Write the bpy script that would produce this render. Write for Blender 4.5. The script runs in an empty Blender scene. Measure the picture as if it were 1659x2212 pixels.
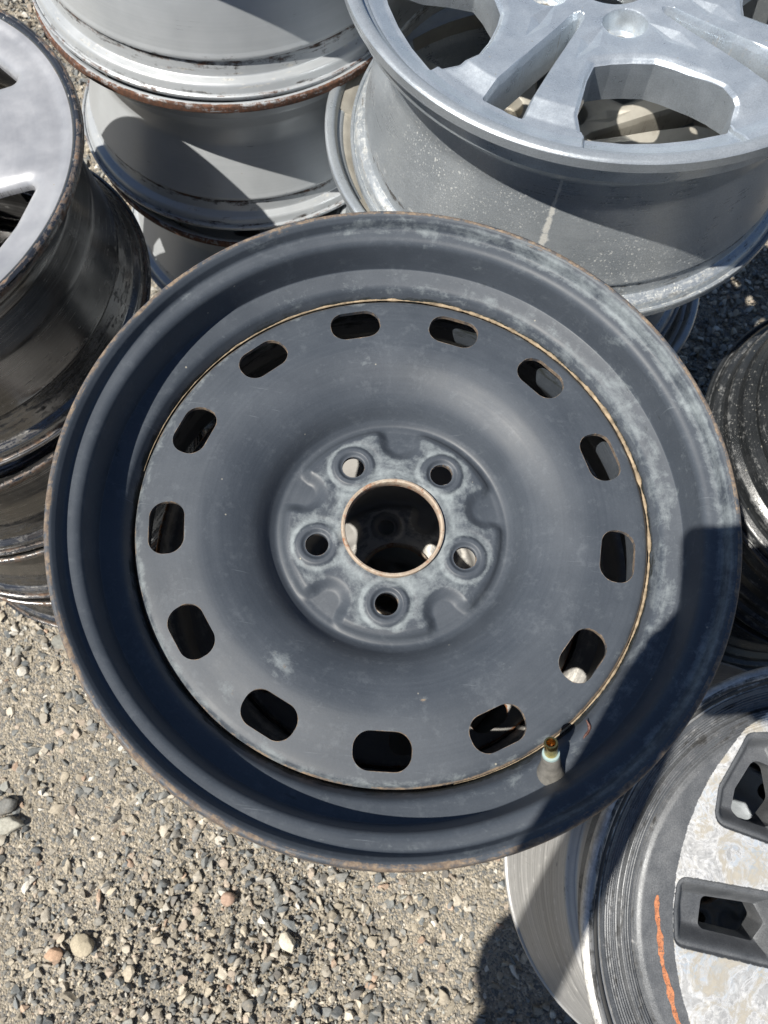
import bpy, math, random
import numpy as np
from mathutils import Vector, Matrix

sc = bpy.context.scene
COL = sc.collection
Z0 = 0.78                       # height of the top wheel's front lip above the ground
PI = math.pi
rad = math.radians

# ------------------------------------------------------------------ camera
CAM = np.array([-0.00771, -0.18097, 0.45589 + Z0])
TILT, ROLL = 0.34777, 0.11809
fwd = np.array([0, math.sin(TILT), -math.cos(TILT)])
rt0 = np.array([1.0, 0, 0]); up0 = np.cross(rt0, fwd)
CR = math.cos(ROLL) * rt0 + math.sin(ROLL) * up0
CU = -math.sin(ROLL) * rt0 + math.cos(ROLL) * up0
cd = bpy.data.cameras.new('camera'); cam = bpy.data.objects.new('camera', cd); COL.objects.link(cam)
M = Matrix.Identity(4)
for i in range(3):
    M[i][0] = CR[i]; M[i][1] = CU[i]; M[i][2] = -fwd[i]; M[i][3] = CAM[i]
cam.matrix_world = M
cd.sensor_fit = 'VERTICAL'; cd.sensor_height = 24.0
cd.lens = 24.0 * 1661.0 / 2212.0
cd.clip_start = 0.01; cd.clip_end = 500
cd.dof.use_dof = True; cd.dof.focus_distance = 0.56; cd.dof.aperture_fstop = 11.0
sc.camera = cam

# ------------------------------------------------------------------ sky, sun, exposure
SUN_EL, SUN_AZ = rad(58.0), rad(-147.0)
S = Vector((math.cos(SUN_EL) * math.cos(SUN_AZ), math.cos(SUN_EL) * math.sin(SUN_AZ), math.sin(SUN_EL)))
w = bpy.data.worlds.new('World'); sc.world = w; w.use_nodes = True
nt = w.node_tree; bg = nt.nodes['Background']
sky = nt.nodes.new('ShaderNodeTexSky'); sky.sky_type = 'NISHITA'; sky.sun_disc = False
sky.sun_elevation = SUN_EL; sky.sun_rotation = math.atan2(S.x, S.y) % (2 * PI)
sky.air_density = 1.0; sky.dust_density = 0.3; sky.ozone_density = 3.0
nt.links.new(sky.outputs[0], bg.inputs[0]); bg.inputs[1].default_value = 0.05
sl = bpy.data.lights.new('sun', 'SUN'); so = bpy.data.objects.new('sun', sl); COL.objects.link(so)
sl.energy = 5.0; sl.angle = rad(0.55); sl.color = (1.0, 0.95, 0.86)
so.rotation_euler = S.to_track_quat('Z', 'Y').to_euler(); so.location = (-3, -3, 6)
vs = sc.view_settings; vs.view_transform = 'Standard'; vs.look = 'None'; vs.exposure = 0.57; vs.gamma = 1.0
vs.use_curve_mapping = False

# ------------------------------------------------------------------ node helpers
def N(t, typ, **kw):
    n = t.nodes.new(typ)
    for k, v in kw.items():
        if k in ('operation', 'data_type', 'blend_type', 'feature', 'attribute_name', 'noise_dimensions', 'interpolation_type', 'distance', 'clamp'):
            setattr(n, k, v)
        else:
            n.inputs[k.replace('_', ' ')].default_value = v
    return n

def math_(t, op, a, b=None, c=None, clamp=False):
    n = t.nodes.new('ShaderNodeMath'); n.operation = op; n.use_clamp = clamp
    for i, v in enumerate((a, b, c)):
        if v is None: continue
        if isinstance(v, (int, float)): n.inputs[i].default_value = v
        else: t.links.new(v, n.inputs[i])
    return n.outputs[0]

def mix_(t, f, a, b):
    n = t.nodes.new('ShaderNodeMix'); n.data_type = 'RGBA'
    if isinstance(f, (int, float)): n.inputs[0].default_value = f
    else: t.links.new(f, n.inputs[0])
    for i, v in ((6, a), (7, b)):
        if isinstance(v, tuple): n.inputs[i].default_value = (*v, 1)
        else: t.links.new(v, n.inputs[i])
    return n.outputs[2]

def fmix(t, f, a, b):
    n = t.nodes.new('ShaderNodeMix'); n.data_type = 'FLOAT'
    for i, v in ((0, f), (2, a), (3, b)):
        if isinstance(v, (int, float)): n.inputs[i].default_value = v
        else: t.links.new(v, n.inputs[i])
    return n.outputs[0]

def noise_(t, vec, scale, detail=6, rough=0.6, dist=0.0):
    n = t.nodes.new('ShaderNodeTexNoise')
    n.inputs['Scale'].default_value = scale; n.inputs['Detail'].default_value = detail
    n.inputs['Roughness'].default_value = rough; n.inputs['Distortion'].default_value = dist
    t.links.new(vec, n.inputs['Vector'])
    return n.outputs['Fac']

def mapr(t, v, a, b, c=0.0, d=1.0, smooth=False):
    n = t.nodes.new('ShaderNodeMapRange'); n.clamp = True
    if smooth: n.interpolation_type = 'SMOOTHSTEP'
    t.links.new(v, n.inputs[0])
    for i, x in enumerate((a, b, c, d)): n.inputs[1 + i].default_value = x
    return n.outputs[0]

def vscale(t, v, s):
    n = t.nodes.new('ShaderNodeVectorMath'); n.operation = 'MULTIPLY'
    t.links.new(v, n.inputs[0]); n.inputs[1].default_value = s
    return n.outputs[0]

def wheel_mat(name, base, base2, rough=0.45, metal=0.0, rust=(0.16, 0.055, 0.025), rust2=(0.05, 0.025, 0.018),
              oxide=(0.42, 0.42, 0.38), grime=(0.02, 0.02, 0.02), s1=22, spots=0.0, spotcol=(0.5, 0.5, 0.47),
              flake=0.0, streak=0.25, bump=0.15, wear=0.0, wearcol=(0.3, 0.33, 0.36), coat=0.0, specks=0.0, rough_var=0.12,
              spec=0.5, fine=0.0, og=2.4, os=120, sm=0.5):
    m = bpy.data.materials.new(name); m.use_nodes = True; t = m.node_tree
    b = t.nodes['Principled BSDF']; L = t.links.new
    tc = t.nodes.new('ShaderNodeTexCoord'); ob = tc.outputs['Object']; uv = tc.outputs['UV']
    at = t.nodes.new('ShaderNodeAttribute'); at.attribute_name = 'wear'
    sp = t.nodes.new('ShaderNodeSeparateColor'); L(at.outputs['Color'], sp.inputs[0])
    n1 = mapr(t, noise_(t, ob, s1, 8, 0.62), 0.36, 0.66)
    st = mapr(t, noise_(t, vscale(t, uv, (3.0, 420.0, 1.0)), 1.0, 4, 0.6), 0.35, 0.65)
    n3 = mapr(t, noise_(t, ob, s1 * 9, 6, 0.7), 0.35, 0.65)
    sn = noise_(t, vscale(t, uv, (34.0, 190.0, 1.0)), 1.0, 7, 0.7, 0.3)
    f = math_(t, 'ADD', math_(t, 'MULTIPLY', n1, 1.0 - streak), math_(t, 'MULTIPLY', st, streak))
    col = mix_(t, f, base, base2)
    ro = fmix(t, f, rough - rough_var * 0.5, rough + rough_var)
    me = metal
    if wear > 0:      # faded, scuffed patches in streaky blotches
        wn = mapr(t, math_(t, 'ADD', math_(t, 'MULTIPLY', noise_(t, ob, 55, 9, 0.72, 0.4), 0.62), math_(t, 'MULTIPLY', n3, 0.16)), 0.42, 0.62, 0, wear)
        col = mix_(t, wn, col, wearcol)
    if wear > 0:
        for ang_, sd in ((0.5, 3.0), (-0.9, 11.0)):
            mp = t.nodes.new('ShaderNodeMapping'); mp.inputs['Rotation'].default_value = (0, 0, ang_); mp.inputs['Scale'].default_value = (26, 700, 26); mp.inputs['Location'].default_value = (sd, sd, 0)
            L(ob, mp.inputs['Vector'])
            sc1 = mapr(t, noise_(t, mp.outputs[0], 1.0, 2, 0.5), 0.70, 0.76, 0, 0.55)
            sc2 = mapr(t, noise_(t, ob, 16 + sd, 3, 0.6), 0.52, 0.62)
            col = mix_(t, math_(t, 'MULTIPLY', sc1, sc2), col, wearcol)
    if fine > 0:
        nf = mapr(t, noise_(t, ob, 900, 3, 0.7), 0.3, 0.7, -fine, fine)
        hs = t.nodes.new('ShaderNodeHueSaturation'); L(col, hs.inputs['Color']); L(math_(t, 'ADD', nf, 1.0), hs.inputs['Value'])
        col = hs.outputs[0]
    # light oxide (green channel)
    no = mapr(t, fmix(t, sm, noise_(t, ob, os, 9, 0.76, 0.3), sn), 0.35, 0.65)
    fo = math_(t, 'MULTIPLY', math_(t, 'SUBTRACT', math_(t, 'ADD', sp.outputs[1], no), 1.0), og, clamp=True)
    col = mix_(t, fo, col, oxide); ro = fmix(t, fo, ro, 0.8)
    me_s = fmix(t, fo, me, me * 0.4)
    # grime (blue channel)
    ng = mapr(t, fmix(t, 0.6, noise_(t, ob, 75, 8, 0.75, 0.5), sn), 0.36, 0.64)
    fg = math_(t, 'MULTIPLY', math_(t, 'SUBTRACT', math_(t, 'ADD', sp.outputs[2], ng), 1.0), 3.0, clamp=True)
    col = mix_(t, fg, col, grime); ro = fmix(t, fg, ro, 0.85); me_s = fmix(t, fg, me_s, 0.0)
    # rust (red channel)
    nr = mapr(t, fmix(t, 0.45, noise_(t, ob, 110, 9, 0.78, 0.6), sn), 0.35, 0.65)
    fr = math_(t, 'MULTIPLY', math_(t, 'SUBTRACT', math_(t, 'ADD', sp.outputs[0], nr), 1.0), 3.5, clamp=True)
    rc = mix_(t, mapr(t, noise_(t, ob, 260, 5, 0.7), 0.38, 0.62), rust2, rust)
    col = mix_(t, fr, col, rc); ro = fmix(t, fr, ro, 0.9); me_s = fmix(t, fr, me_s, 0.0)
    if spots > 0:      # dried water and mud spots
        for k, (sc_, th) in enumerate(((230, 0.17), (420, 0.2))):
            v = t.nodes.new('ShaderNodeTexVoronoi'); v.inputs['Scale'].default_value = sc_; v.inputs['Randomness'].default_value = 1
            wv = t.nodes.new('ShaderNodeVectorMath'); wv.operation = 'ADD'
            nz = t.nodes.new('ShaderNodeTexNoise'); nz.inputs['Scale'].default_value = 300; L(ob, nz.inputs['Vector'])
            sv = vscale(t, nz.outputs['Color'], (0.004, 0.004, 0.004)); L(ob, wv.inputs[0]); L(sv, wv.inputs[1])
            L(wv.outputs[0], v.inputs['Vector'])
            ds = mapr(t, v.outputs['Distance'], th, th * 1.5, 1, 0)
            ra = t.nodes.new('ShaderNodeSeparateColor'); L(v.outputs['Color'], ra.inputs[0])
            pick = math_(t, 'GREATER_THAN', ra.outputs[0], 1.0 - spots)
            sx = t.nodes.new('ShaderNodeSeparateXYZ'); L(ob, sx.inputs[0])
            reg = math_(t, 'MULTIPLY', mapr(t, noise_(t, ob, 14, 4, 0.65), 0.42, 0.62, .0, .8), math_(t, 'LESS_THAN', sx.outputs[2], .160))
            ff = math_(t, 'MULTIPLY', math_(t, 'MULTIPLY', ds, pick), math_(t, 'MULTIPLY', reg, 0.75))
            col = mix_(t, ff, col, spotcol); ro = fmix(t, ff, ro, 0.8); me_s = fmix(t, ff, me_s, 0.0)
    if specks > 0:     # tiny chips and dust
        v = t.nodes.new('ShaderNodeTexVoronoi'); v.inputs['Scale'].default_value = 160; L(ob, v.inputs['Vector'])
        ra = t.nodes.new('ShaderNodeSeparateColor'); L(v.outputs['Color'], ra.inputs[0])
        ff = math_(t, 'MULTIPLY', mapr(t, v.outputs['Distance'], 0.07, 0.14, 0.8, 0), math_(t, 'GREATER_THAN', ra.outputs[1], 1.0 - specks))
        col = mix_(t, ff, col, (0.34, 0.32, 0.27)); ro = fmix(t, ff, ro, 0.9)
    L(col, b.inputs['Base Color']); L(ro, b.inputs['Roughness']); L(me_s, b.inputs['Metallic'])
    b.inputs['Specular IOR Level'].default_value = spec
    if coat: b.inputs['Coat Weight'].default_value = coat; b.inputs['Coat Roughness'].default_value = 0.12
    # bump: paint texture, rust crust, flakes
    h = math_(t, 'ADD', math_(t, 'MULTIPLY', n3, 0.25), math_(t, 'MULTIPLY', fr, math_(t, 'ADD', math_(t, 'MULTIPLY', noise_(t, ob, 700, 4, 0.7), 2.0), 0.4)))
    h = math_(t, 'ADD', h, math_(t, 'MULTIPLY', fo, math_(t, 'MULTIPLY', noise_(t, ob, 500, 4, 0.7), 1.0)))
    if flake:
        v = t.nodes.new('ShaderNodeTexVoronoi'); v.inputs['Scale'].default_value = 1500; L(ob, v.inputs['Vector'])
        nm = t.nodes.new('ShaderNodeSeparateColor'); L(v.outputs['Color'], nm.inputs[0])
        h = math_(t, 'ADD', h, math_(t, 'MULTIPLY', nm.outputs[0], flake))
    bp = t.nodes.new('ShaderNodeBump'); bp.inputs['Strength'].default_value = bump; bp.inputs['Distance'].default_value = 0.0006
    L(h, bp.inputs['Height']); L(bp.outputs[0], b.inputs['Normal'])
    return m

MAT = {}
MAT['black_paint'] = wheel_mat('weathered_black_paint', (0.044, 0.053, 0.067), (0.061, 0.072, 0.089), 0.50, 0.0, rust=(0.25, 0.19, 0.135), rust2=(0.11, 0.085, 0.07),
                               oxide=(0.235, 0.265, 0.28), grime=(0.014, 0.018, 0.018), wear=0.42, wearcol=(0.135, 0.152, 0.172), streak=0.3, bump=0.14, specks=0.012, spec=0.42, fine=0.08, og=1.25, os=60, sm=0.3, rough_var=.10)
MAT['bore_rust'] = wheel_mat('rusted_bore_edge', (0.33, 0.26, 0.20), (0.46, 0.38, 0.30), 0.75, 0.1, rust=(0.38, 0.16, 0.08), rust2=(0.24, 0.13, 0.08), oxide=(0.55, 0.50, 0.42), bump=0.5)
MAT['silver_steel'] = wheel_mat('silver_painted_steel', (0.36, 0.382, 0.405), (0.42, 0.442, 0.465), 0.33, 0.25, rust=(0.14, 0.062, 0.035), rust2=(0.055, 0.032, 0.024), oxide=(0.55, 0.52, 0.46), grime=(0.035, 0.032, 0.03), streak=0.35, bump=0.12, specks=0.01)
MAT['dull_silver'] = wheel_mat('dull_silver_paint', (0.24, 0.235, 0.225), (0.34, 0.33, 0.32), 0.6, 0.1, rust=(0.35, 0.16, 0.07), rust2=(0.16, 0.07, 0.04), oxide=(0.6, 0.58, 0.54), wear=0.4, wearcol=(0.3, 0.3, 0.3), bump=0.2)
MAT['face_silver'] = wheel_mat('bright_silver_face_paint', (0.35, 0.357, 0.38), (0.44, 0.447, 0.47), 0.36, 0.45, rust=(0.30, 0.20, 0.11), rust2=(0.12, 0.09, 0.06), oxide=(0.7, 0.68, 0.64), grime=(0.05, 0.045, 0.04), streak=0.1, s1=30, bump=0.10, specks=0.012, rough_var=0.1)
MAT['dark_chrome'] = wheel_mat('tarnished_chrome', (0.11, 0.11, 0.112), (0.22, 0.218, 0.218), 0.17, 0.9, rust=(0.20, 0.13, 0.085), rust2=(0.065, 0.04, 0.03), oxide=(0.50, 0.48, 0.45), grime=(0.02, 0.018, 0.016), streak=0.55, bump=0.12, wear=0.35, wearcol=(0.075, 0.07, 0.065), rough_var=0.16)
MAT['alloy_barrel'] = wheel_mat('metallic_silver_barrel', (0.35, 0.385, 0.42), (0.43, 0.465, 0.50), 0.30, 0.55, rust=(0.3, 0.22, 0.14), rust2=(0.1, 0.08, 0.07), oxide=(0.50, 0.50, 0.48), grime=(0.06, 0.06, 0.06), spots=0.6, spotcol=(0.60, 0.60, 0.56), flake=1.3, streak=0.3, bump=0.16, fine=0.16)
MAT['alloy_face'] = wheel_mat('metallic_silver_face', (0.47, 0.52, 0.57), (0.57, 0.62, 0.67), 0.31, 0.65, oxide=(0.62, 0.58, 0.5), grime=(0.2, 0.17, 0.14), flake=1.1, streak=0.1, bump=0.12, specks=0.05, coat=0.3, s1=40, fine=0.15, wear=0.3, wearcol=(0.66, 0.68, 0.70))
MAT['old_alloy'] = wheel_mat('dusty_warm_silver_alloy', (0.34, 0.32, 0.28), (0.48, 0.46, 0.41), 0.48, 0.5, oxide=(0.66, 0.64, 0.6), rust=(0.4, 0.25, 0.12), grime=(0.09, 0.075, 0.055), streak=0.1, bump=0.2, wear=0.5, wearcol=(0.24, 0.21, 0.16))
MAT['grey_face'] = wheel_mat('dark_grey_metallic_paint', (0.125, 0.130, 0.138), (0.165, 0.170, 0.178), 0.40, 0.35, oxide=(0.5, 0.5, 0.5), rust=(0.3, 0.2, 0.12), grime=(0.03, 0.03, 0.03), flake=1.2, streak=0.05, bump=0.25, s1=60, fine=0.18)
MAT['grooved'] = wheel_mat('machined_grooved_metal', (0.30, 0.30, 0.30), (0.52, 0.515, 0.505), 0.45, 0.5, oxide=(0.72, 0.71, 0.68), rust=(0.3, 0.25, 0.2), grime=(0.05, 0.05, 0.05), streak=0.85, bump=0.5, wear=0.25, wearcol=(0.22, 0.215, 0.2))
MAT['black_barrel'] = wheel_mat('greasy_black_barrel', (0.015, 0.017, 0.019), (0.034, 0.037, 0.041), 0.28, 0.15, oxide=(0.24, 0.245, 0.25), grime=(0.01, 0.01, 0.01), streak=0.4, bump=0.6, wear=0.35, wearcol=(0.09, 0.095, 0.10), specks=0.15, spec=0.6, spots=0.25, spotcol=(0.3, 0.3, 0.29))

def corroded_mat():
    m = wheel_mat('grey_paint_and_corroded_machined_metal', (0.105, 0.111, 0.120), (0.145, 0.151, 0.160), 0.42, 0.3, oxide=(0.42, 0.42, 0.42), rust=(0.3, 0.2, 0.12), grime=(0.03, 0.03, 0.03), flake=1.2, streak=0.05, bump=0.25, s1=60, fine=0.30)
    t = m.node_tree; L = t.links.new; g = t.nodes['Principled BSDF']; outn = [x for x in t.nodes if x.type == 'OUTPUT_MATERIAL'][0]
    b = t.nodes.new('ShaderNodeBsdfPrincipled')
    mk = t.nodes.new('ShaderNodeAttribute'); mk.attribute_name = 'mask'
    ms = t.nodes.new('ShaderNodeMixShader')
    ob = t.nodes.new('ShaderNodeTexCoord').outputs['Object']
    w1 = noise_(t, ob, 27, 9, 0.72, 1.0); w2 = noise_(t, ob, 120, 8, 0.7, 1.6); w3 = noise_(t, ob, 14, 4, 0.6, 0.5)
    c = mix_(t, mapr(t, w2, 0.35, 0.65), (0.52, 0.515, 0.50), (0.74, 0.735, 0.72))
    c = mix_(t, mapr(t, w1, 0.50, 0.56), c, (0.43, 0.40, 0.345))
    edge = math_(t, 'ABSOLUTE', math_(t, 'SUBTRACT', w1, 0.47))
    c = mix_(t, mapr(t, edge, 0.004, 0.016, 0.8, 0), c, (0.86, 0.86, 0.86))
    blue = math_(t, 'MULTIPLY', mapr(t, w3, 0.50, 0.58), mapr(t, w2, 0.50, 0.56))
    c = mix_(t, math_(t, 'MULTIPLY', blue, 0.4), c, (0.25, 0.37, 0.52))
    L(c, b.inputs['Base Color']); L(mapr(t, w2, 0.35, 0.65, 0.35, 0.6), b.inputs['Roughness']); L(mapr(t, w1, 0.45, 0.6, 0.55, 0.1), b.inputs['Metallic'])
    bp = t.nodes.new('ShaderNodeBump'); bp.inputs['Strength'].default_value = 0.5; bp.inputs['Distance'].default_value = 0.0005
    L(math_(t, 'ADD', w2, math_(t, 'MULTIPLY', w1, 1.0)), bp.inputs['Height']); L(bp.outputs[0], b.inputs['Normal'])
    ed = math_(t, 'ADD', mk.outputs['Fac'], mapr(t, noise_(t, ob, 260, 5, 0.7), 0.3, 0.7, -.0009, .0006))
    L(mapr(t, ed, -.0001, .0001), ms.inputs[0]); L(g.outputs[0], ms.inputs[1]); L(b.outputs[0], ms.inputs[2]); L(ms.outputs[0], outn.inputs[0])
    return m
MAT['machined_face'] = corroded_mat()

def plain(name, col, rough=0.5, metal=0.0, var=0.25, scale=80, bump=0.2):
    m = bpy.data.materials.new(name); m.use_nodes = True; t = m.node_tree; b = t.nodes['Principled BSDF']
    ob = t.nodes.new('ShaderNodeTexCoord').outputs['Object']; n = noise_(t, ob, scale, 6, 0.65)
    t.links.new(mix_(t, mapr(t, n, 0.3, 0.7), tuple(c * (1 - var) for c in col), tuple(min(1, c * (1 + var)) for c in col)), b.inputs['Base Color'])
    b.inputs['Roughness'].default_value = rough; b.inputs['Metallic'].default_value = metal
    bp = t.nodes.new('ShaderNodeBump'); bp.inputs['Strength'].default_value = bump; bp.inputs['Distance'].default_value = 0.0005
    t.links.new(n, bp.inputs['Height']); t.links.new(bp.outputs[0], b.inputs['Normal'])
    return m
MAT['rubber'] = plain('dusty_rubber', (0.13, 0.125, 0.115), 0.8, 0, 0.3, 220, 0.5)
MAT['brass'] = plain('brass', (0.62, 0.43, 0.15), 0.28, 1.0, 0.2, 200)
MAT['brass_dark'] = plain('dark_brass_core', (0.16, 0.07, 0.03), 0.5, 0.6)
MAT['teal'] = plain('pale_blue_oxide', (0.28, 0.38, 0.38), 0.7, 0)
MAT['orange'] = plain('orange_chalk', (0.50, 0.13, 0.04), 0.9, 0, 0.35, 300, 0.4)
MAT['scale'] = plain('tan_rust_scale', (0.27, 0.21, 0.14), 0.9, 0, 0.65, 130, 1.0)
def chalk_mat():
    m = bpy.data.materials.new('orange_chalk'); m.use_nodes = True; t = m.node_tree; b = t.nodes['Principled BSDF']
    ob = t.nodes.new('ShaderNodeTexCoord').outputs['Object']
    t.links.new(mix_(t, mapr(t, noise_(t, ob, 200, 6, .7), .35, .65), (.36, .13, .06), (.52, .22, .11)), b.inputs['Base Color']); b.inputs['Roughness'].default_value = .95
    t.links.new(mapr(t, noise_(t, ob, 420, 6, .75), .38, .50, .15, 1.0), b.inputs['Alpha'])
    return m
MAT['orange'] = chalk_mat()
MAT['brown'] = plain('brown_twig', (0.10, 0.045, 0.035), 0.4, 0, 0.5, 900, 1.0)
MAT['white'] = plain('white_painted_weight', (0.75, 0.74, 0.72), 0.6, 0)
MAT['skin'] = plain('skin', (0.52, 0.31, 0.22), 0.55, 0, 0.08)
MAT['shirt'] = plain('navy_cotton', (0.04, 0.06, 0.12), 0.9, 0)
MAT['denim'] = plain('blue_denim', (0.06, 0.09, 0.17), 0.9, 0)
MAT['phone'] = plain('black_glass', (0.015, 0.015, 0.018), 0.15, 0, 0.1)
MAT['shoe'] = plain('grey_shoe', (0.12, 0.12, 0.12), 0.8, 0)
MAT['hair'] = plain('brown_hair', (0.06, 0.04, 0.025), 0.7, 0)

# ------------------------------------------------------------------ mesh helpers
def mesh_from(name, V, facearrs, wear=None, uv=None, sharp=35, mat=None, parent=None, label=None):
    me = bpy.data.meshes.new(name)
    V = np.asarray(V, np.float32); me.vertices.add(len(V)); me.vertices.foreach_set('co', V.ravel())
    loops = []; starts = []; off = 0
    for fa in facearrs:
        fa = np.asarray(fa, np.int32)
        if len(fa) == 0: continue
        k = fa.shape[1]; starts.append(off + np.arange(len(fa)) * k); loops.append(fa.ravel()); off += fa.size
    loops = np.concatenate(loops); starts = np.concatenate(starts).astype(np.int32)
    me.loops.add(len(loops)); me.loops.foreach_set('vertex_index', loops)
    me.polygons.add(len(starts)); me.polygons.foreach_set('loop_start', starts)
    if wear is not None:
        a = me.attributes.new('wear', 'FLOAT_COLOR', 'POINT')
        a.data.foreach_set('color', np.concatenate([np.clip(wear, 0, 1), np.ones((len(V), 1))], 1).astype(np.float32).ravel())
    if uv is not None:
        l = me.uv_layers.new(name='UVMap'); l.data.foreach_set('uv', np.asarray(uv, np.float32)[loops].ravel())
    me.update(); me.validate()
    if sharp:
        me.polygons.foreach_set('use_smooth', np.ones(len(me.polygons), bool)); me.set_sharp_from_angle(angle=rad(sharp))
    o = bpy.data.objects.new(name, me); COL.objects.link(o)
    if mat: me.materials.append(mat)
    if parent: o.parent = parent
    if label: o['label'] = label
    return o

def fillet(pts, step=0.0015):
    """pts: (r, z, fillet radius, rust, oxide, grime) -> dense rounded polyline with wear"""
    P = [np.array(p[:2], float) for p in pts]; W = [np.array((list(p[3:]) + [0, 0, 0])[:3], float) for p in pts]
    out = []; wo = []
    for i, p in enumerate(P):
        f = pts[i][2]
        if i in (0, len(P) - 1) or f <= 0: out.append(p); wo.append(W[i]); continue
        a = P[i - 1] - p; b = P[i + 1] - p; la, lb = np.linalg.norm(a), np.linalg.norm(b)
        a /= la; b /= lb; ang = math.acos(max(-1, min(1, float(a @ b))))
        d = min(f / max(1e-6, math.tan(ang / 2)), la * 0.48, lb * 0.48)
        p0, p2 = p + a * d, p + b * d; n = max(3, int((PI - ang) / rad(9)))
        for k in range(n + 1):
            t = k / n; out.append((1 - t) ** 2 * p0 + 2 * t * (1 - t) * p + t * t * p2); wo.append(W[i])
    # subdivide long pieces
    o2 = [out[0]]; w2 = [wo[0]]
    for i in range(1, len(out)):
        l = np.linalg.norm(out[i] - out[i - 1]); n = max(1, int(l / 0.004))
        for k in range(1, n + 1):
            t = k / n; o2.append(out[i - 1] * (1 - t) + out[i] * t); w2.append(wo[i - 1] * (1 - t) + wo[i] * t)
    o2 = np.array(o2); w2 = np.array(w2)
    keep = np.append(True, np.linalg.norm(np.diff(o2, axis=0), axis=1) > 1e-5)
    return o2[keep], w2[keep]

def shell(line, wear, t):
    """closed section of thickness t round a centre line"""
    d = np.gradient(line, axis=0); d /= np.linalg.norm(d, axis=1)[:, None] + 1e-12
    n = np.stack([-d[:, 1], d[:, 0]], 1)
    A = line + n * t / 2; B = line - n * t / 2
    # rounded ends
    def cap(p, dd, nn, s):
        return [p + (nn * math.cos(a) * s + dd * math.sin(a)) * t / 2 for a in (rad(40), rad(90), rad(140))]
    e1 = np.array(cap(line[-1], d[-1], n[-1], 1)); e0 = np.array(cap(line[0], -d[0], -n[0], 1))
    P = np.concatenate([A, e1, B[::-1], e0]); W = np.concatenate([wear, np.repeat(wear[-1:], 3, 0), wear[::-1], np.repeat(wear[:1], 3, 0)])
    return P, W

def lathe(name, P, Wr, nseg, mat, parent, zoff=0.0, closed=True, dent=0.0, seed=0, sharp=35, label=None, wmod=None, wadd=None):
    P = np.asarray(P); n = len(P); th = np.arange(nseg) / nseg * 2 * PI
    rng = np.random.default_rng(seed)
    dr = np.zeros(nseg)
    for k in range(2, 9): dr += rng.normal() / k * np.cos(k * th + rng.random() * 7)
    dr *= dent
    R = P[:, 0][None, :] + dr[:, None]
    V = np.stack([R * np.cos(th)[:, None], R * np.sin(th)[:, None], np.repeat(P[:, 1][None] + zoff, nseg, 0)], -1).reshape(-1, 3)
    m = n if closed else n - 1
    i = np.arange(nseg)[:, None]; j = np.arange(m)[None]
    i2 = (i + 1) % nseg; j2 = (j + 1) % n
    F = np.stack([i * n + j, i2 * n + j, i2 * n + j2, i * n + j2], -1).reshape(-1, 4)
    arc = np.append(0, np.cumsum(np.linalg.norm(np.diff(P, axis=0), axis=1)))
    uv = np.stack([np.repeat((th / (2 * PI))[:, None], n, 1), np.repeat(arc[None], nseg, 0)], -1).reshape(-1, 2)
    W = np.repeat(np.asarray(Wr, float)[None], nseg, 0)
    if wmod is not None: W = W * wmod(th)[:, None, :]
    if wadd is not None: W = W + wadd(th[:, None], P[None, :, 0], P[None, :, 1])
    W = W.reshape(-1, 3)
    area = np.sum(P[:, 0] * np.roll(P[:, 1], -1) - np.roll(P[:, 0], -1) * P[:, 1])
    if closed and area > 0: F = F[:, ::-1]
    return mesh_from(name, V, [F], W, uv, sharp, mat, parent, label)

def hermite(xs, ys):
    xs = np.array(xs); ys = np.array(ys); h = np.diff(xs); s = np.diff(ys) / h
    m = np.zeros(len(xs)); m[0] = s[0]; m[-1] = s[-1]
    for i in range(1, len(xs) - 1):
        m[i] = 0 if s[i - 1] * s[i] <= 0 else 2 * s[i - 1] * s[i] / (s[i - 1] + s[i])
    def f(x):
        x = np.clip(x, xs[0], xs[-1]); i = np.clip(np.searchsorted(xs, x) - 1, 0, len(h) - 1); t = (x - xs[i]) / h[i]
        return ((1 + 2 * t) * (1 - t) ** 2 * ys[i] + t * (1 - t) ** 2 * h[i] * m[i] + t * t * (3 - 2 * t) * ys[i + 1] + t * t * (t - 1) * h[i] * m[i + 1])
    return f

def sstep(a, b, x):
    t = np.clip((x - a) / (b - a), 0, 1); return t * t * (3 - 2 * t)

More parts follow.
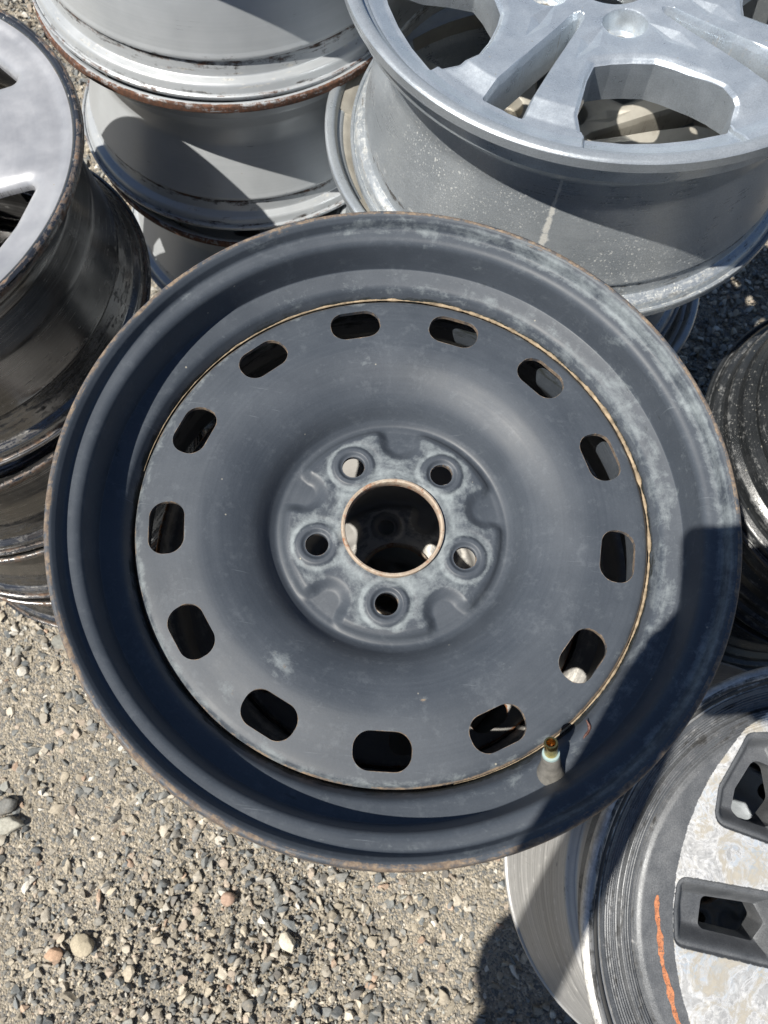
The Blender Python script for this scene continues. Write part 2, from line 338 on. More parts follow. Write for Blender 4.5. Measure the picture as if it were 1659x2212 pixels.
def sheet(name, radii, nth, sdf, zfun, thick, wearf, mat, parent, split=None, zoff=0.0, sharp=38, bot=None, maskf=None):
    """A plate in polar layout, cut exactly where sdf(x, y) < 0; top z = zfun, walls and underside added.
    split(x, y) -> (n,) part index so one plate can be linked as several part meshes."""
    nr = len(radii); th = np.arange(nth) / nth * 2 * PI
    X = (radii[:, None] * np.cos(th)).ravel(); Y = (radii[:, None] * np.sin(th)).ravel()
    i = np.arange(nr - 1)[:, None]; j = np.arange(nth)[None]; j2 = (j + 1) % nth
    a, b, c, d = i * nth + j, (i + 1) * nth + j, (i + 1) * nth + j2, i * nth + j2
    T = np.concatenate([np.stack([a, b, c], -1).reshape(-1, 3), np.stack([a, c, d], -1).reshape(-1, 3)])
    Sd = sdf(X, Y); ins = Sd > 0
    k = ins[T]; cnt = k.sum(1)
    full = T[cnt == 3]
    one = T[cnt == 1]; ko = k[cnt == 1]; sh = ko.argmax(1)
    one = np.stack([one[np.arange(len(one)), (sh + q) % 3] for q in range(3)], 1)
    two = T[cnt == 2]; kt = k[cnt == 2]; sh = (~kt).argmax(1)
    two = np.stack([two[np.arange(len(two)), (sh + 1 + q) % 3] for q in range(3)], 1)   # a,b in ; c out
    E = np.concatenate([one[:, [0, 1]], one[:, [0, 2]], two[:, [1, 2]], two[:, [0, 2]]])
    Es = np.sort(E, 1); key = Es[:, 0].astype(np.int64) * (nr * nth) + Es[:, 1]
    uk, inv = np.unique(key, return_inverse=True); p = (uk // (nr * nth)).astype(int); q = (uk % (nr * nth)).astype(int)
    t = Sd[p] / (Sd[p] - Sd[q] + 1e-12)
    NX = X[p] + (X[q] - X[p]) * t; NY = Y[p] + (Y[q] - Y[p]) * t
    base = nr * nth; inv = inv + base; n1 = len(one); n2 = len(two)
    e1, e2, e3, e4 = inv[:n1], inv[n1:2 * n1], inv[2 * n1:2 * n1 + n2], inv[2 * n1 + n2:]
    tri = np.concatenate([full, np.stack([one[:, 0], e1, e2], 1)])
    quad = np.stack([two[:, 0], two[:, 1], e3, e4], 1)
    bedge = np.concatenate([np.stack([e1, e2], 1), np.stack([e3, e4], 1)])
    inner = np.stack([np.arange(nth), (np.arange(nth) + 1) % nth], 1)
    outer = np.stack([(nr - 1) * nth + (np.arange(nth) + 1) % nth, (nr - 1) * nth + np.arange(nth)], 1)
    for e in (inner, outer):
        e = e[ins[e].all(1)]; bedge = np.concatenate([bedge, e])
    AX = np.concatenate([X, NX]); AY = np.concatenate([Y, NY])
    Zt = zfun(AX, AY); th_ = thick(AX, AY) if callable(thick) else np.full(len(AX), thick)
    Zb = Zt - th_ if bot is None else bot(AX, AY)
    W = wearf(AX, AY)
    V = np.concatenate([np.stack([AX, AY, Zt], 1), np.stack([AX, AY, Zb], 1)]); V[:, 2] += zoff
    n = len(AX); W2 = np.concatenate([W, W])
    ang = np.arctan2(AY, AX) / (2 * PI); uv = np.stack([ang, np.hypot(AX, AY)], 1); uv = np.concatenate([uv, uv])
    walls = np.stack([bedge[:, 0], bedge[:, 0] + n, bedge[:, 1] + n, bedge[:, 1]], 1)
    # top faces are ccw seen from above
    groups = []
    if split is None: groups = [(name, np.ones(len(tri), bool), np.ones(len(quad), bool), np.ones(len(walls), bool), None, mat)]
    else:
        lab = split(AX, AY)
        def fl(F): return lab[F[:, 0]] if len(F) else np.zeros(0, int)
        lt, lq, lw = fl(tri), fl(quad), fl(walls)
        for gi, (nm, mt, lb) in enumerate(name): groups.append((nm, lt == gi, lq == gi, lw == gi, lb, mt))
    objs = []
    for nm, mt_, mq, mw, lb, material in groups:
        tt, qq, ww = tri[mt_], quad[mq], walls[mw]
        if len(tt) == 0: continue
        Fs = [np.concatenate([tt, tt[:, ::-1] + n]), np.concatenate([qq, qq[:, ::-1] + n, ww])]
        used = np.unique(np.concatenate([f.ravel() for f in Fs])); rm = np.full(2 * n, -1); rm[used] = np.arange(len(used))
        ob_ = mesh_from(nm, V[used], [rm[f] for f in Fs], W2[used], uv[used], sharp, material, parent, lb)
        if maskf is not None:
            mk = maskf(AX, AY); mk = np.concatenate([mk, np.full(n, -.01)])
            at = ob_.data.attributes.new('mask', 'FLOAT', 'POINT'); at.data.foreach_set('value', mk[used].astype(np.float32))
        objs.append(ob_)
    return objs

def root(name, label, cat, c, n=(0, 0), W=0.18, spin=0.0, group=None):
    """c: centre of the upper lip plane in fit coordinates; the Empty stands at the wheel's lower rim plane"""
    nn = Vector((n[0], n[1], 1.0)).normalized(); p = Vector((c[0], c[1], c[2] + Z0)) - nn * W
    q = Vector((0, 0, 1)).rotation_difference(nn) @ Matrix.Rotation(spin, 3, 'Z').to_quaternion()
    o = bpy.data.objects.new(name, None); COL.objects.link(o); o.location = p; o.rotation_mode = 'QUATERNION'; o.rotation_quaternion = q
    o.empty_display_size = 0.05
    o['label'] = label; o['category'] = cat
    if group: o['group'] = group
    return o

def sd_rbox(x, y, hx, hy, r):
    qx = np.abs(x) - hx + r; qy = np.abs(y) - hy + r
    return np.hypot(np.maximum(qx, 0), np.maximum(qy, 0)) + np.minimum(np.maximum(qx, qy), 0) - r

def sd_poly(x, y, poly):
    P = np.array(poly); n = len(P); d = np.full(x.shape, 1e9); s = np.ones(x.shape)
    for i in range(n):
        a = P[i]; b = P[i - 1]; e = b - a; wx = x - a[0]; wy = y - a[1]
        t = np.clip((wx * e[0] + wy * e[1]) / (e @ e), 0, 1); bx = wx - e[0] * t; by = wy - e[1] * t
        d = np.minimum(d, bx * bx + by * by)
        c1 = y >= a[1]; c2 = y < b[1]; c3 = e[0] * wy > e[1] * wx
        s = np.where((c1 & c2 & c3) | (~c1 & ~c2 & ~c3), -s, s)
    return s * np.sqrt(d)

def fold(x, y, a0, k):
    """rotate every point into the sector (2 pi / k wide) centred on the angle a0; returns radial, tangential coordinates"""
    r = np.hypot(x, y); a = np.arctan2(y, x) - a0; p = 2 * PI / k
    a = a - p * np.round(a / p)
    return r * np.cos(a), r * np.sin(a)

LUG0 = 2.2289; SLOT0 = 1.8694

# ------------------------------------------------------------------ pressed steel wheel seen from its face
def steel_rim_line(R=0.2207, W=0.183):
    s = R / 0.2207
    pts = [(.2206, -.0055, 0, .85, .1, 0), (.2193, -.0010, .0012, .66, .2, 0), (.2176, -.0018, .0016, .30, .5, 0), (.2158, -.0040, .0030, .12, .85, 0), (.2140, -.0115, .0050, 0, .75, 0),
           (.2040, -.0135, .0055, 0, .30, 0), (.2006, -.0405, .0030, 0, .35, .25), (.1872, -.0455, .0060, 0, .62, 0), (.1828, -.0560, .0050, 0, .4, .9),
           (.1800, -.0780, .010, .1, 0, .6), (.1800, -.0950, .01, 0, 0, 0), (.1990, -.1330, .015, 0, 0, 0), (.2035, -W + .018, .005, 0, 0, .4),
           (.2150, -W + .013, .005, .2, .3, .3), (.2180, -W + .0015, 0, .8, 0, 0)]
    return fillet([(p[0] * s, p[1], *p[2:]) for p in pts])

def steel_disc(parent, W, mat, rmat, fine=1.0, name='disc', spin_lug=LUG0, spin_slot=SLOT0):
    base = hermite([.030, .040, .058, .0745, .0785, .0815, .0845, .0890, .0940, .0990, .1050, .1140, .1250, .1370, .1450, .1600, .1720, .1765, .1795],
                   [-.0755, -.0755, -.0757, -.0756, -.0775, -.0808, -.0820, -.0790, -.0710, -.0642, -.0590, -.0534, -.0492, -.0474, -.0478, -.0492, -.0502, -.0512, -.0545])
    def zf(x, y):
        r = np.hypot(x, y); z = base(r)
        # scalloped recesses between the studs
        px, py = fold(x, y, spin_lug + PI / 5, 5)
        d = np.hypot(np.maximum(0.0708 - px, 0), py) - 0.0140 - 0.35 * np.maximum(px - .0715, 0)
        k = (1 - sstep(-.0065, .0040, d)) * (1 - sstep(.079, .087, r))
        floor = -.0808 - np.maximum(px - .060, 0) * .08
        z = z * (1 - k) + np.minimum(z, floor) * k
        # stud seats
        px, py = fold(x, y, spin_lug, 5); q = np.hypot(px - .0564, py)
        z = z + 0.0016 * (1 - sstep(.0140, .0175, q)) - 0.0022 * (1 - sstep(.0088, .0120, q)) - .0006 * np.exp(-((q - .0195) / .002) ** 2)
        # raised land round the bore
        z = z + .0012 * (1 - sstep(.0395, .0440, r))
        # soft dent lines
        z = z + .00012 * np.sin(3 * np.arctan2(y, x) + r * 60)
        return z
    def sdf(x, y):
        px, py = fold(x, y, spin_lug, 5); lug = np.hypot(px - .0564, py) - .0083
        px, py = fold(x, y, spin_slot, 13); sl = sd_rbox(px - .1570, py, .0122, .0188, .0110)
        return np.minimum(np.minimum(lug, sl), np.hypot(x, y) - .0352)
    def wr(x, y):
        r = np.hypot(x, y); a = np.arctan2(y, x)
        px, py = fold(x, y, spin_slot, 13); sl = sd_rbox(px - .1570, py, .0122, .0188, .0110)
        px2, py2 = fold(x, y, spin_lug, 5); lug = np.hypot(px2 - .0564, py2) - .0083
        px3, py3 = fold(x, y, spin_lug + PI / 5, 5)
        pk = np.hypot(np.maximum(0.0708 - px3, 0), py3) - 0.0140
        rust = np.clip(1 - np.abs(sl) / .0007, 0, 1) * .75 + np.clip(1 - np.abs(lug) / .0012, 0, 1) * .55
        side = .5 + .5 * np.cos(a - rad(25))                       # the right side of the seam is the rustiest
        rust = np.maximum(rust, sstep(.1772, .1788, r) * (.55 + .5 * side))
        left = .5 + .5 * np.cos(a - rad(200))
        ox = np.exp(-np.maximum(sl, 0) / .0018) * .45 + sstep(.168, .178, r) * (.35 + .35 * left)
        hub = (1 - sstep(.072, .082, r)) * sstep(-.002, .003, pk)
        seat = 1 - sstep(.0150, .0185, lug + .0083)
        ox = ox + hub * (.64 - .40 * seat) + np.exp(-np.abs(lug + .0083 - .0178) / .0016) * .75 * hub + np.exp(-np.abs(r - .0435) / .003) * .6
        gr = np.exp(-np.abs(lug + .0083 - .0205) / .0016) * .25
        ox = ox + .10 * np.exp(-((r - .128) / .012) ** 2)
        for sx_, sy_, rr_, am in ((.0322, -.1236, .0028, .62), (-.069, -.103, .0045, .42), (-.060, -.112, .004, .38), (-.091, -.133, .004, .45), (-.099, -.127, .003, .42), (.060, .103, .003, .35), (-.034, .118, .003, .3)):
            q_ = np.hypot(x - sx_, y - sy_) / rr_; rust = rust + am * np.exp(-q_ ** 2); ox = ox + .45 * np.exp(-(q_ / 2.2) ** 2)
        return np.stack([rust, ox, gr], 1)
    radii = np.concatenate([np.linspace(.0352, .09, int(56 * fine)), np.linspace(.09, .135, int(26 * fine))[1:], np.linspace(.135, .1795, int(46 * fine))[1:]])
    o = sheet(name, radii, int(900 * fine), sdf, zf, .0034, wr, mat, parent, zoff=W)[0]
    # bore lip
    pts, wr_ = fillet([(.0362, -.0790, 0, .6, 0, 0), (.0362, -.0725, .0, .42, .5, 0)])
    P, Wr = shell(pts, wr_, .0030)
    b = lathe('hub_bore', P, Wr, 180, rmat, o, W, seed=3, label='rusty orange lip of the centre bore')
    return o

def valve(parent, W, tip, basep, nrm):
    """rubber snap-in valve: thing > valve_stem > brass_tube, valve_core"""
    a = Vector(basep); b = Vector(tip); ax = (b - a); L_ = ax.length; ax.normalize(); q = Vector((0, 0, 1)).rotation_difference(ax)
    def lt(name, prof, mat, par, seg=48):
        P = np.array(prof); th = np.arange(seg) / seg * 2 * PI; n = len(P)
        V = [tuple(q @ Vector((p[0] * math.cos(t), p[0] * math.sin(t), p[1])) + a + Vector((0, 0, W))) for t in th for p in P]
        F = [(i * n + j, ((i + 1) % seg) * n + j, ((i + 1) % seg) * n + j + 1, i * n + j + 1) for i in range(seg) for j in range(n - 1)]
        return mesh_from(name, np.array(V), [np.array(F)], None, None, 35, mat, par)
    k = L_ / .036
    stem = lt('valve_stem', [(.0102, -.003), (.0102, .0012), (.0096, .0030), (.0083, .0075), (.0070, .0125), (.0060, .0175), (.0056, .0235 * k), (.0052, .0245 * k), (.0040, .0245 * k)], MAT['rubber'], parent)
    lt('oxide_collar', [(.00535, .0243 * k), (.0052, .0256 * k), (.0038, .0262 * k)], MAT['teal'], stem)
    tube = lt('brass_tube', [(.0040, .0240 * k), (.0040, .0325 * k), (.00425, .0330 * k), (.00425, .0350 * k), (.0039, .0360 * k), (.0029, .0360 * k), (.0027, .0330 * k), (.0024, .0300 * k)], MAT['brass'], stem)
    lt('valve_core', [(.0025, .0302 * k), (.0012, .0308 * k), (.0009, .0330 * k), (.00001, .0331 * k)], MAT['brass_dark'], tube, 24)
    return stem

def steel_wheel(label, c, n, R, W, spin, mat, dmat, group, fine=1.0, seed=1, nseg=360, t=.0032, name='steel_wheel', wmod=None):
    o = root(name, label, 'steel wheel', c, n, W, spin, group)
    line, wr = steel_rim_line(R, W); P, Wr = shell(line, wr, t)
    lathe('rim', P, Wr, nseg, mat, o, W, dent=.00012, seed=seed, wmod=wmod)
    d = steel_disc(o, W, dmat, MAT['bore_rust'], fine)
    if abs(R - .2207) > 1e-4: d.scale = (R / .2207, R / .2207, 1)
    return o

# ------------------------------------------------------------------ wheel seen from the side: barrel and a plain pressed disc
def barrel_wheel(label, c, n, R, W, mat, group, prof, seed=1, spin=0.0, t=.0032, nseg=360, name='steel_wheel', disc='up', cat='steel wheel', dmat=None, dent=.00015):
    o = root(name, label, cat, c, n, W, spin, group)
    line, wr = fillet([(p[0], p[1], *p[2:]) for p in prof(R, W)]); P, Wr = shell(line, wr, t)
    lathe('rim', P, Wr, nseg, mat, o, W, dent=dent, seed=seed)
    if disc:
        d = steel_disc(o, W, dmat or mat, MAT['bore_rust'], .45)
        k = (R - .042) / .1795; d.scale = (k, k, 1)
        if disc == 'down': d.rotation_euler = (PI, 0, 0); d.location = (0, 0, W)
    return o

def prof_steel(R, W):       # narrow-well steel rim, face up
    return [(R - .0001, -.0070, 0, .98, 0, .5), (R - .0006, -.0012, .0012, .82, .2, .2), (R - .0022, -.0008, .001, .30, .2, .1), (R - .0060, -.0030, .004, .1, 0, .2), (R - .0080, -.0120, .005, 0, .1, .55), (R - .0160, -.0150, .004, 0, .1, .45),
            (R - .0180, -.0300, .003, 0, 0, .1), (R - .0230, -.0340, .003, 0, 0, .2), (R - .0420, -.0620, .018, 0, .05, 0), (R - .0430, -.0850, .02, 0, 0, 0),
            (R - .0200, -W + .0380, .012, .0, .1, .05), (R - .0175, -W + .0330, .003, .25, .2, .35), (R - .0215, -W + .0300, .003, .50, .2, .70), (R - .0170, -W + .0140, .004, .1, .35, .2),
            (R - .0080, -W + .0110, .004, .0, .35, .25), (R - .0050, -W + .0030, .004, .25, .3, .45), (R - .0005, -W + .0010, .002, .35, .2, .4), (R, -W + .0045, 0, .5, 0, .3)]

def prof_chrome(R, W):
    return [(R - .0005, -.0060, 0, .7, .1, .5), (R - .0008, -.0012, .0020, .55, .3, .1), (R - .0065, -.0025, .005, .1, .3, 0), (R - .0085, -.0130, .005, 0, .1, .6), (R - .0170, -.0155, .004, 0, .1, .4),
            (R - .0190, -.0300, .006, 0, 0, .05), (R - .0300, -.0420, .012, 0, .0, .1), (R - .0320, -.0560, .012, 0, .1, .1), (R - .0230, -.0850, .02, 0, .0, .0),
            (R - .0190, -W + .0470, .006, .0, .4, .3), (R - .0225, -W + .0420, .004, .0, .1, .55), (R - .0180, -W + .0300, .004, .1, .2, .5), (R - .0140, -W + .0160, .004, .1, .45, .45),
            (R - .0070, -W + .0120, .004, .3, .2, .5), (R - .0050, -W + .0040, .004, .65, .0, .3), (R - .0002, -W + .0015, .002, .25, .6, 0), (R, -W + .0045, 0, .3, .4, 0)]

def prof_alloy(R, W):       # cast alloy barrel, face up
    return [(R - .0008, -.0060, 0, 0, 0, 0), (R - .0010, -.0015, .0022, 0, .1, 0), (R - .0065, -.0010, .003, 0, 0, 0), (R - .0085, -.0060, .003, 0, 0, 0), (R - .0090, -.0105, .002, 0, .2, .3),
            (R - .0150, -.0125, .003, 0, .1, .3), (R - .0175, -.0250, .003, 0, .1, .1), (R - .0215, -.0290, .004, 0, 0, .1), (R - .0330, -.0520, .016, 0, 0, 0), (R - .0350, -.0800, .03, 0, 0, 0),
            (R - .0200, -W + .0420, .014, 0, .25, 0), (R - .0175, -W + .0330, .003, 0, .5, .45), (R - .0195, -W + .0310, .002, 0, .2, .7), (R - .0165, -W + .0150, .004, 0, .5, .3),
            (R - .0080, -W + .0120, .004, 0, .56, .4), (R - .0060, -W + .0040, .003, 0, .56, .35), (R - .0005, -W + .0010, .002, 0, .5, .3), (R, -W + .0050, 0, .1, .3, .2)]

def prof_dark(R, W):        # stepped dark barrel
    return [(R - .0008, -.0060, 0, 0, .3, 0), (R - .0010, -.0015, .0022, 0, .3, 0), (R - .0080, -.0030, .003, 0, 0, 0), (R - .0090, -.0120, .003, 0, .1, .3), (R - .0170, -.0150, .003, 0, .2, 0),
            (R - .0190, -.0300, .003, 0, .1, .1), (R - .0340, -.0520, .012, 0, 0, 0), (R - .0420, -.0750, .02, 0, 0, 0), (R - .0430, -W + .0850, .01, 0, 0, 0), (R - .0330, -W + .0700, .003, 0, .4, 0), (R - .0340, -W + .0620, .003, 0, .1, .3),
            (R - .0250, -W + .0520, .003, 0, .4, 0), (R - .0240, -W + .0380, .003, 0, .1, .2), (R - .0165, -W + .0330, .002, 0, .5, 0), (R - .0175, -W + .0200, .003, 0, .2, .3), (R - .0150, -W + .0150, .002, 0, .4, .1),
            (R - .0080, -W + .0120, .004, 0, .4, .1), (R - .0060, -W + .0040, .003, 0, .5, .1), (R - .0005, -W + .0010, .002, 0, .6, 0), (R, -W + .0050, 0, 0, .3, .2)]

def prof_grooved(R, W):
    pts = [(R - .0010, -.0060, 0, 0, .5, 0), (R - .0012, -.0012, .0020, 0, .75, .3), (R - .0050, -.0008, .003, 0, .3, .7), (R - .0070, -.0045, .002, 0, .1, 1), (R - .0095, -.0045, .001, 0, .1, 1), (R - .0115, -.0080, .002, 0, .3, .7), (R - .0140, -.0090, .001, 0, .5, .5), (R - .0165, -.0120, .003, 0, .1, .8),
           (R - .0185, -.0280, .003, 0, .1, .3), (R - .0380, -.0480, .012, 0, .0, .1), (R - .0420, -.0900, .03, 0, 0, 0), (R - .0400, -.1150, .01, 0, 0, 0)]
    z0, z1 = -.128, -W + .010
    for i in range(9):
        t = i / 8; z = z0 + (z1 - z0) * t; r = R - .0300 + .0240 * t
        pts += [(r + .0006, z + .005, .0030, 0, .1, .3), (r + .0020, z, .0020, 0, .4, .0)]
    return pts + [(R - .0045, -W + .0030, .003, 0, .5, .2), (R - .0015, -W + .0008, .002, 0, .5, .2), (R - .0012, -W + .0050, 0, 0, .3, .2)]

# ================================================================== THE WHEELS
# --- central stack
C0 = steel_wheel('black steel wheel with thirteen oval holes, topmost in the middle of the photo', (0, 0, 0), (0, 0), .2207, .183, 0.0,
                 MAT['black_paint'], MAT['black_paint'], 'wheels in the middle stack', 1.15, seed=5, nseg=720, wmod=lambda th: np.stack([1 + 0 * th, .60 + .46 * np.cos(th - rad(25)), 1 + 0 * th], 1))
def weld_bead(parent, W):
    rng = np.random.default_rng(9); n = 900; th = np.linspace(rad(-72), rad(176), n); m = 8
    nz = np.convolve(rng.normal(size=n + 20), np.ones(9) / 9, 'same')[:n] * .9 + np.convolve(rng.normal(size=n + 80), np.ones(41) / 41, 'same')[:n] * 1.6
    env = np.sin(np.clip((th - th[0]) / (th[-1] - th[0]), 0, 1) * PI) ** .45
    rr = (.00100 + .00085 * nz) * env * (.75 + .35 * np.cos(th - rad(40))); rr = np.clip(rr, .00015, .0026)
    V = []
    for k in range(m):
        a = 2 * PI * k / m; R = .1800 + rr * np.cos(a) + .0002 * nz
        V.append(np.stack([R * np.cos(th), R * np.sin(th), W - .0522 + rr * .9 * np.sin(a)], 1))
    V = np.stack(V, 1).reshape(-1, 3); i = np.arange(n - 1)[:, None]; j = np.arange(m)[None]; j2 = (j + 1) % m
    F = np.stack([i * m + j, (i + 1) * m + j, (i + 1) * m + j2, i * m + j2], -1).reshape(-1, 4)
    mesh_from('weld_seam', V, [F], None, None, 60, MAT['scale'], parent, 'crusty tan rust along the seam round the disc')
weld_bead(C0, .183)
valve(C0, .183, (.1060, -.1425, -.0120), (.1150, -.1605, -.0465), None)
C1 = steel_wheel('dull silver steel wheel glimpsed through the holes of the black wheel on top of it', (0.012, 0.012, -.186), (0, 0), .2120, .183, rad(-21),
                 MAT['dull_silver'], MAT['dull_silver'], 'wheels in the middle stack', .7, seed=6)
C2 = barrel_wheel('silver steel wheel deep in the middle stack, seen only through the holes above', (0.0, 0.01, -.373), (0, 0), .208, .183, MAT['silver_steel'], 'wheels in the middle stack', prof_steel, 7)
C3 = barrel_wheel('silver steel wheel on the gravel at the foot of the middle stack', (0.006, 0.014, -.560), (0, 0), .208, .216, MAT['silver_steel'], 'wheels in the middle stack', prof_steel, 8)

# --- stack at the top left, grey painted steel
ga = 'grey steel wheels in the back left stack'
barrel_wheel('grey painted steel wheel with a rust filled groove, topmost of the back left stack', (-.256, .682, .047), (0, 0), .2200, .198, MAT['silver_steel'], ga, prof_steel, 11)
barrel_wheel('grey steel wheel with rusty upper edge, second from top in the back left stack', (-.254, .662, -.153), (-.010, .035), .2130, .178, MAT['silver_steel'], ga, prof_steel, 12)
barrel_wheel('pale grey steel wheel half shaded, third from the top of the back left stack', (-.243, .648, -.340), (0, 0), .2100, .190, MAT['silver_steel'], ga, prof_steel, 13)
barrel_wheel('grey steel wheel on the gravel at the foot of the back left stack', (-.235, .655, -.534), (0, 0), .2080, .242, MAT['silver_steel'], ga, prof_steel, 14)

# --- stack at the left edge, chromed steel with a painted face
def face_cover(parent, W, R, mat):
    a0 = rad(-13.5)
    tri = [(.1680, -.052), (.1705, .000), (.160, .040), (.120, .010), (.108, -.008), (.118, -.030)]
    def rotate(p, ang): return [(x * math.cos(ang) - y * math.sin(ang), x * math.sin(ang) + y * math.cos(ang)) for x, y in p]
    poly = [(.1600, -.0385), (.1640, .0000), (.1610, .0375), (.1430, .0260), (.1190, .0085), (.1130, .0000), (.1190, -.0085), (.1430, -.0260)]
    def sdf(x, y):
        px, py = fold(x, y, a0, 5); s = sd_poly(px, py, poly) - .0060
        return np.minimum(s, np.hypot(x, y) - .034)
    base = hermite([.034, .05, .065, .08, .100, .13, .16, .180, .190, .199, .2035], [-.018, -.018, -.014, -.022, -.019, -.011, -.008, -.0065, -.0060, -.0035, -.0030])
    def zf(x, y):
        r = np.hypot(x, y); px, py = fold(x, y, a0, 5); s = sd_poly(px, py, poly) - .0060
        px2, py2 = fold(x, y, a0 + PI / 5, 5)
        z = base(r) + .0015 * np.exp(-(py2 / .02) ** 2) * sstep(.07, .1, r) * (1 - sstep(.13, .17, r))
        px3, py3 = fold(x, y, a0, 5); lug = np.hypot(px3 - .0570, py3)
        z = z - .014 * (1 - sstep(.0125, .0165, lug))
        return z - .0075 * np.exp(-np.maximum(s, 0) / .0045)
    def wr(x, y):
        r = np.hypot(x, y); px, py = fold(x, y, a0, 5); s = sd_poly(px, py, poly) - .0060
        return np.stack([sstep(.199, .2025, r) * .75, np.full(len(x), .12), np.clip(1 - np.abs(s) / .001, 0, 1) * .5 + sstep(.200, .2035, r) * .2], 1)
    return sheet('face_cover', np.linspace(.034, .2035, 120), 720, sdf, zf, .005, wr, mat, parent, zoff=W)[0]
gd = 'chromed wheels in the left stack'
D0 = barrel_wheel('silver faced chromed wheel with curved triangular windows, topmost at the left edge', (-.4985, .254, -.062), (-.062, -.003), .2090, .190, MAT['dark_chrome'], gd, prof_chrome, 21, name='chrome_wheel', disc=None, cat='chrome wheel')
face_cover(D0, .190, .209, MAT['face_silver'])
wt = lathe('wheel_weight', *[np.array([(.0001, 0), (.008, 0), (.0095, .003), (.008, .006), (.0001, .006)]), np.zeros((5, 3))], 24, MAT['white'], D0, 0, closed=False)
wt.location = (.158, -.060, .150)
barrel_wheel('tarnished chrome wheel with a brown barrel, second from the top of the left stack', (-.4990, .229, -.256), (0, 0), .2090, .165, MAT['dark_chrome'], gd, prof_chrome, 22, name='chrome_wheel', cat='chrome wheel')
barrel_wheel('tarnished chrome wheel with rusty lip, third from the top of the left stack', (-.4960, .223, -.424), (0, 0), .2090, .172, MAT['dark_chrome'], gd, prof_chrome, 23, name='chrome_wheel', cat='chrome wheel')
barrel_wheel('chrome wheel resting on the gravel at the foot of the left stack', (-.484, .216, -.600), (0, 0), .2090, .178, MAT['dark_chrome'], gd, prof_chrome, 24, name='chrome_wheel', cat='chrome wheel')

